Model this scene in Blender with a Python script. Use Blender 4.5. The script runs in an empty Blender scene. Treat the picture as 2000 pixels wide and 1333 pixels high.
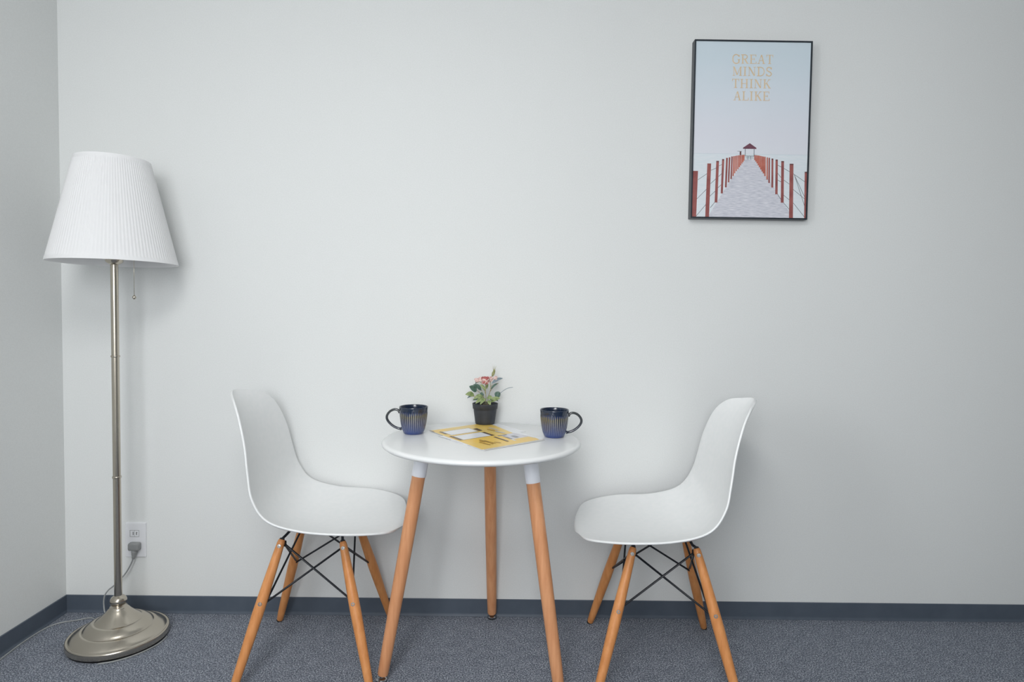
import bpy, bmesh, math, random
from mathutils import Vector, Matrix
random.seed(7)
SC = bpy.context.scene
COL = SC.collection
PI = math.pi

# ------------------------------------------------------------------ camera
cam_d = bpy.data.cameras.new('camera')
cam = bpy.data.objects.new('camera', cam_d)
COL.objects.link(cam)
cam_d.sensor_fit = 'HORIZONTAL'
cam_d.sensor_width = 36.0
cam_d.lens = 1205.0 / 2000.0 * 36.0
cam_d.clip_start = 0.05
R3 = ((0.9998952846, -0.0130924548, -0.0061650181),
      (-0.0056355803, 0.0400972926, -0.9991798874),
      (0.0133289181, 0.9991100013, 0.0400193102))
m4 = Matrix(R3).to_4x4()
m4.translation = Vector((0.0, -2.18083, 1.07952))
cam.matrix_world = m4
SC.camera = cam

# ------------------------------------------------------------------ world, light, exposure
SC.view_settings.view_transform = 'Standard'
SC.view_settings.look = 'None'
SC.view_settings.gamma = 1.0
SC.view_settings.use_curve_mapping = False
SC.view_settings.exposure = 0.0

w = bpy.data.worlds.new('daylight'); SC.world = w
w.use_nodes = True
w.node_tree.nodes['Background'].inputs[0].default_value = (0.80, 0.90, 1.0, 1)
w.node_tree.nodes['Background'].inputs[1].default_value = 1.0

XL, XR, YB, YF, ZC = -1.57072, 4.4, 0.0, -3.4, 2.50      # room
WY0, WY1, WZ0, WZ1 = -2.60, -1.65, 0.98, 2.32            # narrow window in the left wall, beside the camera
VX0, VX1, VZ0, VZ1 = -1.02, 0.22, 0.92, 2.27             # window in the wall behind the camera

def area_light(name, loc, rot, sx, sy, power, color=(1, 1, 1)):
    d = bpy.data.lights.new(name, 'AREA'); d.shape = 'RECTANGLE'
    d.size = sx; d.size_y = sy; d.energy = power; d.color = color
    o = bpy.data.objects.new(name, d); COL.objects.link(o)
    o.location = loc; o.rotation_euler = rot
    return o
# daylight just outside the panes of the two windows, and the ceiling panel light behind the camera
area_light('side_window_daylight', (XL - .055, (WY0 + WY1) / 2, (WZ0 + WZ1) / 2), (0, -PI / 2, 0), WZ1 - WZ0 - .02, WY1 - WY0 - .02, 37, (0.965, 0.985, 1.0))
area_light('front_window_daylight', ((VX0 + VX1) / 2, YF - .055, (VZ0 + VZ1) / 2), (PI / 2, 0, 0), VX1 - VX0 - .02, VZ1 - VZ0 - .02, 50, (0.975, 0.985, 1.0))
area_light('ceiling_panel_light', (-.35, -2.4, ZC - .03), (0, 0, 0), .6, 1.2, 32, (0.99, 0.99, 0.98))

# ------------------------------------------------------------------ material helpers
def lin(c):
    c = c / 255.0
    return c / 12.92 if c <= 0.04045 else ((c + 0.055) / 1.055) ** 2.4
def rgb(r, g, b):
    return (lin(r), lin(g), lin(b), 1.0)
def mat(name, col, rough=.5, metal=0.0, spec=.5, coat=0.0):
    m = bpy.data.materials.new(name); m.use_nodes = True
    b = m.node_tree.nodes['Principled BSDF']
    b.inputs['Base Color'].default_value = col
    b.inputs['Roughness'].default_value = rough
    b.inputs['Metallic'].default_value = metal
    b.inputs['Specular IOR Level'].default_value = spec
    b.inputs['Coat Weight'].default_value = coat
    return m
def nodes(m):
    return m.node_tree.nodes, m.node_tree.links, m.node_tree.nodes['Principled BSDF']
def noise_mix(m, c1, c2, scale, detail=4, stretch=(1, 1, 1), lo=.35, hi=.65, bump=0.0, dist=.001, rough_n=.5, coord='Object'):
    n, l, b = nodes(m)
    tc = n.new('ShaderNodeTexCoord'); mp = n.new('ShaderNodeMapping'); mp.inputs['Scale'].default_value = stretch
    l.new(tc.outputs[coord], mp.inputs['Vector'])
    ns = n.new('ShaderNodeTexNoise'); ns.inputs['Scale'].default_value = scale
    ns.inputs['Detail'].default_value = detail; ns.inputs['Roughness'].default_value = rough_n
    l.new(mp.outputs[0], ns.inputs['Vector'])
    cr = n.new('ShaderNodeValToRGB')
    cr.color_ramp.elements[0].position = lo; cr.color_ramp.elements[0].color = c1
    cr.color_ramp.elements[1].position = hi; cr.color_ramp.elements[1].color = c2
    l.new(ns.outputs['Fac'], cr.inputs[0]); l.new(cr.outputs[0], b.inputs['Base Color'])
    if bump:
        bp = n.new('ShaderNodeBump'); bp.inputs['Strength'].default_value = bump; bp.inputs['Distance'].default_value = dist
        l.new(ns.outputs['Fac'], bp.inputs['Height']); l.new(bp.outputs[0], b.inputs['Normal'])
    return m

M_wall = mat('wall_vinyl', rgb(226, 228, 227), .75, spec=.25)
noise_mix(M_wall, rgb(224, 226, 225), rgb(228, 230, 229), 260, 5, bump=.12, dist=.0006)
M_ceil = mat('ceiling_board', rgb(230, 230, 228), .9, spec=.1)
noise_mix(M_ceil, rgb(226, 226, 224), rgb(233, 233, 231), 90, 3, bump=.15, dist=.001)
M_base = mat('baseboard_vinyl', rgb(64, 74, 86), .45, spec=.35)
noise_mix(M_base, rgb(80, 89, 101), rgb(85, 94, 106), 14, 3)
M_shell = mat('white_plastic', rgb(233, 236, 236), .38, spec=.45)
noise_mix(M_shell, rgb(233, 235, 235), rgb(236, 237, 237), 60, 2, bump=.02, dist=.0002)
M_black = mat('black_metal', rgb(24, 27, 33), .42, spec=.5)
noise_mix(M_black, rgb(20, 23, 29), rgb(30, 33, 39), 80, 2)
M_white = mat('white_lacquer', rgb(226, 227, 227), .26, spec=.5)
noise_mix(M_white, rgb(231, 233, 233), rgb(234, 235, 235), 8, 2)
M_sleeve = mat('white_powder_coat', rgb(236, 238, 244), .35, spec=.5)
noise_mix(M_sleeve, rgb(235, 237, 243), rgb(238, 240, 245), 40, 2)
M_chrome = mat('chrome', rgb(205, 205, 205), .15, metal=1)
noise_mix(M_chrome, rgb(195, 195, 196), rgb(214, 214, 214), 30, 2)
M_nickel = mat('brushed_nickel', rgb(196, 188, 174), .22, metal=1)
noise_mix(M_nickel, rgb(194, 186, 172), rgb(199, 191, 178), 5, 2)
M_rubber = mat('black_rubber', rgb(20, 20, 22), .7)
noise_mix(M_rubber, rgb(17, 17, 19), rgb(25, 25, 27), 90, 2)
M_plate = mat('outlet_plastic', rgb(232, 233, 236), .35)
noise_mix(M_plate, rgb(231, 232, 235), rgb(234, 235, 238), 30, 2)
M_slot = mat('dark_slot', rgb(45, 42, 42), .6)
noise_mix(M_slot, rgb(40, 37, 37), rgb(52, 49, 49), 60, 2)
M_line = mat('outlet_gap', rgb(135, 134, 132), .6)
noise_mix(M_line, rgb(130, 129, 127), rgb(142, 141, 139), 60, 2)
M_cord = mat('grey_cord', rgb(150, 153, 154), .5)
noise_mix(M_cord, rgb(145, 148, 149), rgb(156, 159, 160), 60, 2)
M_plug = mat('grey_plug', rgb(146, 148, 148), .5)
noise_mix(M_plug, rgb(142, 144, 144), rgb(151, 153, 153), 60, 2)

def carpet_mat():
    m = mat('carpet', rgb(90, 96, 110), .95, spec=.1)
    n, l, b = nodes(m)
    tc = n.new('ShaderNodeTexCoord')
    n1 = n.new('ShaderNodeTexNoise'); n1.inputs['Scale'].default_value = 230; n1.inputs['Detail'].default_value = 3; n1.inputs['Roughness'].default_value = .65
    n2 = n.new('ShaderNodeTexNoise'); n2.inputs['Scale'].default_value = 420; n2.inputs['Detail'].default_value = 2
    n3 = n.new('ShaderNodeTexNoise'); n3.inputs['Scale'].default_value = 28; n3.inputs['Detail'].default_value = 3
    for q in (n1, n2, n3): l.new(tc.outputs['Object'], q.inputs['Vector'])
    a = n.new('ShaderNodeMath'); a.operation = 'ADD'; l.new(n1.outputs['Fac'], a.inputs[0])
    q = n.new('ShaderNodeMath'); q.operation = 'MULTIPLY'; q.inputs[1].default_value = .45; l.new(n2.outputs['Fac'], q.inputs[0])
    l.new(q.outputs[0], a.inputs[1])
    a2 = n.new('ShaderNodeMath'); a2.operation = 'MULTIPLY_ADD'; a2.inputs[1].default_value = .10
    l.new(n3.outputs['Fac'], a2.inputs[0]); l.new(a.outputs[0], a2.inputs[2])
    cr = n.new('ShaderNodeValToRGB')
    e = cr.color_ramp.elements
    e[0].position = .57; e[0].color = rgb(66, 72, 82)
    e[1].position = .98; e[1].color = rgb(212, 217, 226)
    x = e.new(.73); x.color = rgb(106, 112, 123)
    x = e.new(.84); x.color = rgb(152, 158, 169)
    l.new(a2.outputs[0], cr.inputs[0]); l.new(cr.outputs[0], b.inputs['Base Color'])
    bp = n.new('ShaderNodeBump'); bp.inputs['Strength'].default_value = .9; bp.inputs['Distance'].default_value = .004
    l.new(a.outputs[0], bp.inputs['Height']); l.new(bp.outputs[0], b.inputs['Normal'])
    return m
M_carpet = carpet_mat()

def wood_mat(name, c1, c2):
    m = mat(name, c1, .42, spec=.45)
    noise_mix(m, c1, c2, 16, 5, stretch=(5, 5, .35), lo=.3, hi=.7, rough_n=.6)
    return m
M_wood_chair = wood_mat('beech_chair', rgb(203, 132, 74), rgb(224, 156, 98))
M_wood_table = wood_mat('beech_table', rgb(206, 142, 98), rgb(224, 164, 120))

def shade_mat():
    m = bpy.data.materials.new('pleated_fabric'); m.use_nodes = True
    n, l, b = nodes(m)
    out = n['Material Output']
    b.inputs['Base Color'].default_value = rgb(244, 244, 248); b.inputs['Roughness'].default_value = .85
    b.inputs['Specular IOR Level'].default_value = .15
    ns = n.new('ShaderNodeTexNoise'); ns.inputs['Scale'].default_value = 40
    cr = n.new('ShaderNodeValToRGB'); cr.color_ramp.elements[0].color = rgb(249, 249, 250); cr.color_ramp.elements[1].color = rgb(253, 253, 253)
    tc = n.new('ShaderNodeTexCoord'); l.new(tc.outputs['Object'], ns.inputs['Vector'])
    l.new(ns.outputs['Fac'], cr.inputs[0]); l.new(cr.outputs[0], b.inputs['Base Color'])
    tr = n.new('ShaderNodeBsdfTranslucent'); tr.inputs['Color'].default_value = rgb(252, 252, 253)
    mx = n.new('ShaderNodeMixShader'); mx.inputs[0].default_value = .30
    l.new(b.outputs[0], mx.inputs[1]); l.new(tr.outputs[0], mx.inputs[2]); l.new(mx.outputs[0], out.inputs['Surface'])
    return m
M_shade = shade_mat()

def mug_mat(name, plain=False):
    """dark blue reactive glaze, tan where it breaks over the ribs"""
    m = mat(name, rgb(40, 55, 100), .16, spec=.6, coat=.5)
    n, l, b = nodes(m)
    tc = n.new('ShaderNodeTexCoord'); sp = n.new('ShaderNodeSeparateXYZ'); l.new(tc.outputs['Object'], sp.inputs[0])
    def ramp(src, *st):
        cr = n.new('ShaderNodeValToRGB'); e = cr.color_ramp.elements
        e[0].position, e[0].color = st[0]; e[1].position, e[1].color = st[-1]
        for p, c in st[1:-1]:
            x = e.new(p); x.color = c
        l.new(src, cr.inputs[0]); return cr
    zn = n.new('ShaderNodeMath'); zn.operation = 'MULTIPLY'; zn.inputs[1].default_value = 1 / .085; l.new(sp.outputs['Z'], zn.inputs[0])
    ns = n.new('ShaderNodeTexNoise'); ns.inputs['Scale'].default_value = 34; ns.inputs['Detail'].default_value = 3; l.new(tc.outputs['Object'], ns.inputs['Vector'])
    za = n.new('ShaderNodeMath'); za.operation = 'MULTIPLY_ADD'; za.inputs[1].default_value = .30; l.new(ns.outputs['Fac'], za.inputs[0]); l.new(zn.outputs[0], za.inputs[2])
    base = ramp(za.outputs[0], (.0, rgb(34, 64, 134)), (.28, rgb(46, 62, 112)), (.62, rgb(44, 50, 74)), (.86, rgb(44, 45, 44)), (.93, rgb(26, 42, 84)), (1.0, rgb(24, 38, 60)))
    if plain:
        base = ramp(za.outputs[0], (.2, rgb(30, 40, 66)), (.6, rgb(44, 48, 56)), (1.0, rgb(56, 60, 62)))
        l.new(base.outputs[0], b.inputs['Base Color']); return m
    ridge = ramp(za.outputs[0], (.0, rgb(44, 74, 146)), (.30, rgb(100, 112, 152)), (.62, rgb(138, 138, 148)), (.86, rgb(154, 148, 126)), (1.0, rgb(56, 68, 86)))
    at = n.new('ShaderNodeMath'); at.operation = 'ARCTAN2'; l.new(sp.outputs['Y'], at.inputs[0]); l.new(sp.outputs['X'], at.inputs[1])
    mu = n.new('ShaderNodeMath'); mu.operation = 'MULTIPLY'; mu.inputs[1].default_value = 40; l.new(at.outputs[0], mu.inputs[0])
    co = n.new('ShaderNodeMath'); co.operation = 'COSINE'; l.new(mu.outputs[0], co.inputs[0])
    fr = ramp(co.outputs[0], (.25, (0, 0, 0, 1)), (.9, (1, 1, 1, 1)))
    zl = ramp(zn.outputs[0], (.06, (0, 0, 0, 1)), (.12, (1, 1, 1, 1)), (.78, (1, 1, 1, 1)), (.84, (0, 0, 0, 1)))
    ff = n.new('ShaderNodeMath'); ff.operation = 'MULTIPLY'; l.new(fr.outputs[0], ff.inputs[0]); l.new(zl.outputs[0], ff.inputs[1])
    # only outside the wall of the mug
    mx = n.new('ShaderNodeMix'); mx.data_type = 'RGBA'
    l.new(ff.outputs[0], mx.inputs['Factor']); l.new(base.outputs[0], mx.inputs['A']); l.new(ridge.outputs[0], mx.inputs['B'])
    l.new(mx.outputs['Result'], b.inputs['Base Color'])
    return m
M_mug = mug_mat('blue_ribbed_glaze'); M_mug_h = mug_mat('dark_handle_glaze', True)

M_pot = mat('black_pot_plastic', rgb(50, 54, 62), .55); noise_mix(M_pot, rgb(47, 51, 59), rgb(53, 57, 65), 60, 2, bump=.05, dist=.0003)
M_soil = mat('soil', rgb(46, 38, 30), .95); noise_mix(M_soil, rgb(26, 20, 16), rgb(74, 62, 48), 300, 3, bump=.8, dist=.002)
M_leaf_d = mat('dark_leaf', rgb(72, 100, 88), .5); noise_mix(M_leaf_d, rgb(62, 88, 76), rgb(88, 118, 104), 90, 2)
M_leaf_l = mat('light_leaf', rgb(128, 150, 80), .5); noise_mix(M_leaf_l, rgb(108, 128, 76), rgb(154, 168, 118), 90, 2)
M_leaf_b = mat('bluish_leaf', rgb(120, 138, 150), .5); noise_mix(M_leaf_b, rgb(108, 126, 136), rgb(134, 150, 160), 90, 2)
M_stem = mat('stem', rgb(150, 148, 100), .6); noise_mix(M_stem, rgb(140, 120, 84), rgb(168, 168, 122), 120, 2)
M_petal = mat('pale_pink_petal', rgb(232, 190, 186), .6); noise_mix(M_petal, rgb(236, 200, 194), rgb(246, 230, 226), 80, 2)
M_petal_d = mat('rose_petal', rgb(184, 92, 92), .6); noise_mix(M_petal_d, rgb(172, 82, 84), rgb(212, 140, 134), 100, 2)

# ------------------------------------------------------------------ mesh helpers
class MB:
    def __init__(s): s.v = []; s.f = []; s.m = []; s.sm = []
    def add(s, vs, fs, mi=0, smooth=True):
        o = len(s.v); s.v += [tuple(v) for v in vs]
        for f in fs: s.f.append(tuple(i + o for i in f)); s.m.append(mi); s.sm.append(smooth)
    def lathe(s, prof, seg=64, c=(0, 0, 0), mi=0, axis=None, rf=None):
        """prof: (r, z) list; r==0 closes. axis: optional 3x3 matrix"""
        vs = []; rows = []
        for r, z in prof:
            if r <= 1e-7:
                rows.append([len(vs)]); p = Vector((0, 0, z)); vs.append(p)
            else:
                row = []
                for k in range(seg):
                    a = 2 * PI * k / seg; rr = r * (rf(a, z) if rf else 1)
                    row.append(len(vs)); vs.append(Vector((rr * math.cos(a), rr * math.sin(a), z)))
                rows.append(row)
        fs = []
        for A, B in zip(rows[:-1], rows[1:]):
            if len(A) == 1 and len(B) == 1: continue
            for k in range(seg):
                k2 = (k + 1) % seg
                if len(A) == 1: fs.append((A[0], B[k2], B[k]))
                elif len(B) == 1: fs.append((A[k], A[k2], B[0]))
                else: fs.append((A[k], A[k2], B[k2], B[k]))
        if axis is not None: vs = [axis @ v for v in vs]
        cc = Vector(c); s.add([v + cc for v in vs], fs, mi)
    def tube(s, pts, rad, seg=10, mi=0, cap=True):
        pts = [Vector(p) for p in pts]; n = len(pts)
        rads = rad if isinstance(rad, (list, tuple)) else [rad] * n
        vs = []; t0 = (pts[1] - pts[0]).normalized()
        up = Vector((0, 0, 1)) if abs(t0.z) < .9 else Vector((1, 0, 0))
        u = (up - t0 * up.dot(t0)).normalized()
        for i, p in enumerate(pts):
            t = (pts[min(i + 1, n - 1)] - pts[max(i - 1, 0)]).normalized()
            u = (u - t * u.dot(t)).normalized(); v = t.cross(u)
            for k in range(seg):
                a = 2 * PI * k / seg; vs.append(p + (u * math.cos(a) + v * math.sin(a)) * rads[i])
        fs = [(i * seg + k, i * seg + (k + 1) % seg, (i + 1) * seg + (k + 1) % seg, (i + 1) * seg + k) for i in range(n - 1) for k in range(seg)]
        s.add(vs, fs, mi)
        if cap:
            s.add(vs[:seg], [tuple(reversed(range(seg)))], mi, False); s.add(vs[-seg:], [tuple(range(seg))], mi, False)
    def box(s, a, b, mi=0, bev=0.0):
        bm = bmesh.new()
        bmesh.ops.create_cube(bm, size=1)
        a = Vector(a); b = Vector(b)
        for v in bm.verts: v.co = Vector(((a[i] + b[i]) / 2 + v.co[i] * (b[i] - a[i]) for i in range(3)))
        if bev: bmesh.ops.bevel(bm, geom=list(bm.edges), offset=bev, segments=3, affect='EDGES', profile=.5)
        bm.verts.index_update()
        s.add([v.co.copy() for v in bm.verts], [tuple(v.index for v in f.verts) for f in bm.faces], mi, False)
        bm.free()
    def build(s, name, mats, parent=None, loc=None, props=None, autosmooth=False):
        me = bpy.data.meshes.new(name); me.from_pydata(s.v, [], s.f)
        for m in (mats if isinstance(mats, (list, tuple)) else [mats]): me.materials.append(m)
        me.polygons.foreach_set('material_index', s.m); me.polygons.foreach_set('use_smooth', s.sm)
        bm = bmesh.new(); bm.from_mesh(me); bmesh.ops.remove_doubles(bm, verts=bm.verts, dist=1e-6)
        bmesh.ops.recalc_face_normals(bm, faces=bm.faces)
        if autosmooth:
            for e in bm.edges:
                if len(e.link_faces) == 2 and e.calc_face_angle(0) > autosmooth: e.smooth = False
        bm.to_mesh(me); bm.free(); me.update()
        o = bpy.data.objects.new(name, me); COL.objects.link(o)
        if parent: o.parent = parent
        if loc: o.location = loc
        for k, v in (props or {}).items(): o[k] = v
        return o
def thing(name, label, cat, loc=(0, 0, 0), rz=0.0, group=None):
    o = bpy.data.objects.new(name, None); COL.objects.link(o); o.empty_display_size = .05
    o.location = loc; o.rotation_euler = (0, 0, rz); o['label'] = label; o['category'] = cat
    if group: o['group'] = group
    return o
def struct(mb, name, mats, **k):
    o = mb.build(name, mats, **k); o['kind'] = 'structure'; return o
def catmull(P, n=8):
    P = [Vector(p) for p in P]; Q = [P[0] * 2 - P[1]] + P + [P[-1] * 2 - P[-2]]; out = []
    for i in range(1, len(Q) - 2):
        a, b, c, d = Q[i - 1:i + 3]
        for j in range(n):
            t = j / n; out.append(.5 * (2 * b + (c - a) * t + (2 * a - 5 * b + 4 * c - d) * t * t + (3 * b - a - 3 * c + d) * t ** 3))
    return out + [P[-1]]

# ------------------------------------------------------------------ the room
T = .12
mb = MB(); mb.box((XL - T, YF - T, -.12), (XR + T, YB + T, 0)); struct(mb, 'floor', M_carpet)
mb = MB(); mb.box((XL - T, YF - T, ZC), (XR + T, YB + T, ZC + .1)); struct(mb, 'ceiling', M_ceil)
mb = MB(); mb.box((XL - T, 0, 0), (XR + T, T, ZC)); struct(mb, 'wall_back', M_wall)
mb = MB(); mb.box((XR, YF, 0), (XR + T, 0, ZC)); struct(mb, 'wall_right', M_wall)
mb = MB()
mb.box((XL - T, YF - T, 0), (VX0, YF, ZC)); mb.box((VX1, YF - T, 0), (XR + T, YF, ZC))
mb.box((VX0, YF - T, 0), (VX1, YF, VZ0)); mb.box((VX0, YF - T, VZ1), (VX1, YF, ZC)); struct(mb, 'wall_front', M_wall)
mb = MB()
mb.box((XL - T, WY1, 0), (XL, 0, ZC)); mb.box((XL - T, YF, 0), (XL, WY0, ZC))
mb.box((XL - T, WY0, 0), (XL, WY1, WZ0)); mb.box((XL - T, WY0, WZ1), (XL, WY1, ZC))
struct(mb, 'wall_left', M_wall)
# window frames, each with a middle mullion and two panes
M_alu = mat('aluminium_frame', rgb(190, 192, 194), .4, metal=.6); noise_mix(M_alu, rgb(186, 188, 190), rgb(196, 198, 200), 20, 2)
gm = bpy.data.materials.new('window_glass'); gm.use_nodes = True
n, l, b = nodes(gm); tr = n.new('ShaderNodeBsdfTransparent'); gl = n.new('ShaderNodeBsdfGlossy'); gl.inputs['Roughness'].default_value = .02
fr = n.new('ShaderNodeFresnel'); mx = n.new('ShaderNodeMixShader'); l.new(fr.outputs[0], mx.inputs[0]); l.new(tr.outputs[0], mx.inputs[1]); l.new(gl.outputs[0], mx.inputs[2])
l.new(mx.outputs[0], n['Material Output'].inputs['Surface'])
def window(name, a0, a1, z0, z1, P):
    """P maps (along, depth into the wall, z) to a point"""
    fw = .035; d0, d1 = -.004, .035; am = (a0 + a1) / 2
    def bx(q, lo, hi):
        p0, p1 = P(*lo), P(*hi); q.box([min(u, v) for u, v in zip(p0, p1)], [max(u, v) for u, v in zip(p0, p1)])
    q = MB()
    bx(q, (a0, d0, z0), (a0 + fw, d1, z1)); bx(q, (a1 - fw, d0, z0), (a1, d1, z1))
    bx(q, (a0 + fw, d0, z0), (a1 - fw, d1, z0 + fw)); bx(q, (a0 + fw, d0, z1 - fw), (a1 - fw, d1, z1))
    bx(q, (am - fw / 2, d0, z0 + fw), (am + fw / 2, d1, z1 - fw))
    w_ = struct(q, name, M_alu)
    for u, v in ((a0 + fw, am - fw / 2), (am + fw / 2, a1 - fw)):
        q = MB(); bx(q, (u, .012, z0 + fw), (v, .018, z1 - fw)); q.build('pane', gm, w_)
window('window_1', WY0, WY1, WZ0, WZ1, lambda a, d, z: (XL - d, a, z))
window('window_2', VX0, VX1, VZ0, VZ1, lambda a, d, z: (a, YF - d, z))

def baseboard(name, p0, p1, nrm):
    """vinyl cove base: thin strip with a small flared toe"""
    h = .062; prof = [(0, h), (.002, h), (.0035, h - .0015), (.0035, .010), (.0045, .006), (.008, .0015), (.008, 0), (0, 0)]
    p0 = Vector(p0); p1 = Vector(p1); nv = Vector(nrm); vs = []
    for p in (p0, p1):
        for d, z in prof: vs.append(p + nv * d + Vector((0, 0, z)))
    k = len(prof); fs = [(i, (i + 1) % k, k + (i + 1) % k, k + i) for i in range(k)] + [tuple(range(k)), tuple(range(k, 2 * k))]
    q = MB(); q.add(vs, fs, 0, False); struct(q, name, M_base)
baseboard('baseboard_back', (XL + .0036, 0, 0), (XR, 0, 0), (0, -1, 0))
baseboard('baseboard_left', (XL, YF, 0), (XL, 0, 0), (1, 0, 0))
baseboard('baseboard_right', (XR, YF, 0), (XR, -.009, 0), (-1, 0, 0))

# ------------------------------------------------------------------ chairs
RIM = [(.2400, 0, .4200), (.2300, .1040, .4330), (.1990, .1850, .4470), (.0987, .2326, .46), (-.025, .233, .4702), (-.1175, .2313, .4996),
       (-.1602, .2255, .5576), (-.1772, .2107, .625), (-.192, .1931, .7019), (-.2183, .1647, .7774), (-.2480, .1215, .8180), (-.2770, .0630, .8320), (-.2960, 0, .8385)]
MID = [(.2400, .4200), (.2335, .4290), (.200, .4330), (.100, .4300), (-.010, .4230), (-.105, .4330),
       (-.172, .4900), (-.196, .5680), (-.211, .6600), (-.236, .7480), (-.266, .8020), (-.286, .8260), (-.2960, .8385)]
def shell_mesh():
    NS, NV = 7, 28
    Pr = [RIM[1]]; # sample rim and centre curves with the same parameter
    rim = [Vector(p) for p in RIM]; mid = [Vector((a, 0, b)) for a, b in MID]
    Q = [Vector((rim[1].x, -rim[1].y, rim[1].z))] + rim + [Vector((rim[-2].x, -rim[-2].y, rim[-2].z))]
    Mq = [mid[0] * 2 - mid[1]] + mid + [mid[-1] * 2 - mid[-2]]
    def cr_(q, n=NS):
        out = []
        for i in range(1, len(q) - 2):
            a, b, c, d = q[i - 1:i + 3]
            for j in range(n):
                t = j / n; out.append(.5 * (2 * b + (c - a) * t + (2 * a - 5 * b + 4 * c - d) * t * t + (3 * b - a - 3 * c + d) * t ** 3))
        return out + [q[-2]]
    Rc, Mc = cr_(Q), cr_(Mq)
    rows = []
    vs = []; 
    for i, (r, c) in enumerate(zip(Rc, Mc)):
        if i in (0, len(Rc) - 1):
            rows.append([len(vs)]); vs.append(Vector((r.x, 0, r.z))); continue
        row = []
        for k in range(NV + 1):
            v = -1 + 2 * k / NV; v = math.copysign(1 - (1 - abs(v)) ** 1.25, v)
            wgt = 1 - abs(v) ** 2.2
            p = Vector((r.x + (c.x - r.x) * wgt, r.y * v, r.z + (c.z - r.z) * wgt))
            row.append(len(vs)); vs.append(p)
        rows.append(row)
    fs = []
    for A, B in zip(rows[:-1], rows[1:]):
        for k in range(NV):
            if len(A) == 1: fs.append((A[0], B[k], B[k + 1]))
            elif len(B) == 1: fs.append((A[k + 1], A[k], B[0]))
            else: fs.append((A[k], B[k], B[k + 1], A[k + 1]))
    mbs = MB(); mbs.add(vs, fs); return mbs

def frame_from(t):
    t = t.normalized(); up = Vector((0, 0, 1)); u = (Vector((1, 0, 0)) - t * t.x).normalized(); v = t.cross(u)
    return Matrix((u, v, t)).transposed()

def make_chair(label, loc, rz, ext, L):
    root = thing('dining_chair', label, 'chair', (loc[0], loc[1], 0), rz, 'white shell chairs at the round table')
    sh = shell_mesh().build('seat_shell', M_shell, root)
    so = sh.modifiers.new('thick', 'SOLIDIFY'); so.thickness = .007; so.offset = 0.0
    so.use_rim = True
    sb = sh.modifiers.new('smooth', 'SUBSURF'); sb.levels = 1; sb.render_levels = 1
    tops = {}; ends = {}
    L = {k: (q[3] + (q[0] - q[3]) * ext, q[4] + (q[1] - q[4]) * ext, q[2] * ext, q[3], q[4]) for k, q in L.items()}
    for key, (tx, ty, tz, bx, by) in L.items():
        top = Vector((tx, ty, tz)); bot = Vector((bx, by, 0.0))
        ax = top - bot; ln = ax.length; Mx = frame_from(ax)
        q = MB()
        prof = [(0, .006), (.0095, .006), (.0108, .009), (.0122, .04), (.0150, .16), (.0160, .22), (.0155, .27), (.0128, ln - .05), (.0112, ln - .012), (.0100, ln - .004), (.0080, ln), (0, ln)]
        q.lathe(prof, 28, bot, axis=Mx); leg = q.build('leg', M_wood_chair, root, autosmooth=.9)
        q = MB(); q.lathe([(0, 0), (.0092, 0), (.0098, .002), (.0098, .0062), (0, .0062)], 20, (bx, by, 0)); q.build('foot_cap', M_rubber, leg)
        side = Vector((0, math.copysign(1, ty), 0)); outw = (side - ax.normalized() * side.dot(ax.normalized())).normalized()
        tops[key] = bot + ax * (1 - .019 / ln); ends[key] = bot + ax * .577
        for pos, rr in ((tops[key], .0112), (ends[key], .0152)):
            q = MB(); sm = frame_from(outw)
            q.lathe([(0, 0), (.0056, 0), (.0060, rr - .0003), (.0052, rr + .0011), (.0024, rr + .0012), (.0020, rr + .0003), (0, rr + .0003)], 20, pos, axis=sm)
            q.build('screw', M_chrome, leg, autosmooth=.6)
    # wire cross braces between neighbouring legs
    inner = lambda p, d: p + (Vector((0, 0, p.z)) - p).normalized() * d
    for a, b_ in (('rn', 'fn'), ('rf', 'ff'), ('rn', 'rf'), ('fn', 'ff')):
        for s_, e_ in ((a, b_), (b_, a)):
            P = inner(tops[s_], .013); Qp = inner(ends[e_], .014)
            q = MB(); d = (Qp - P).normalized()
            off = Vector((0, 0, .003 if s_ == a else -.003))
            q.tube([inner(tops[s_], .006), P + off, Qp + off, inner(ends[e_], .006)], .0031, 8)
            q.box(P + off - Vector((.0065, .005, .008)), P + off + Vector((.0065, .005, .008)), bev=.002)
            q.build('brace_rod', M_black, root)
    # top frame: bent bars running from leg top to leg top under the shell
    for a, b_ in (('rn', 'rf'), ('fn', 'ff')):
        A = Vector(L[a][:3]); B = Vector(L[b_][:3]); zt = .4120 if a == 'fn' else .4155
        Ain = Vector((A.x * .93, A.y * .86, zt)); Bin = Vector((B.x * .93, B.y * .86, zt))
        q = MB(); q.tube([A + (tops[a] - A) * .8, A + Vector((0, 0, .001)), Ain, Ain.lerp(Bin, .5), Bin, B + Vector((0, 0, .001)), B + (tops[b_] - B) * .8], .0042, 8)
        for p in (A, B): q.box(p - Vector((.0065, .0045, .016)), p + Vector((.0065, .0045, .004)), bev=.001)
        q.build('frame_bar', M_black, root)
    for sy in (1, -1):
        q = MB(); F = Vector(L['fn'][:3]); Bk = Vector(L['rn'][:3]); yy = .055 * sy
        q.tube([(F.x * .93, yy, .4120), (0, yy, .4110), (Bk.x * .93, yy, .4155)], .0040, 8)
        q.build('frame_bar', M_black, root)
    return root

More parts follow.
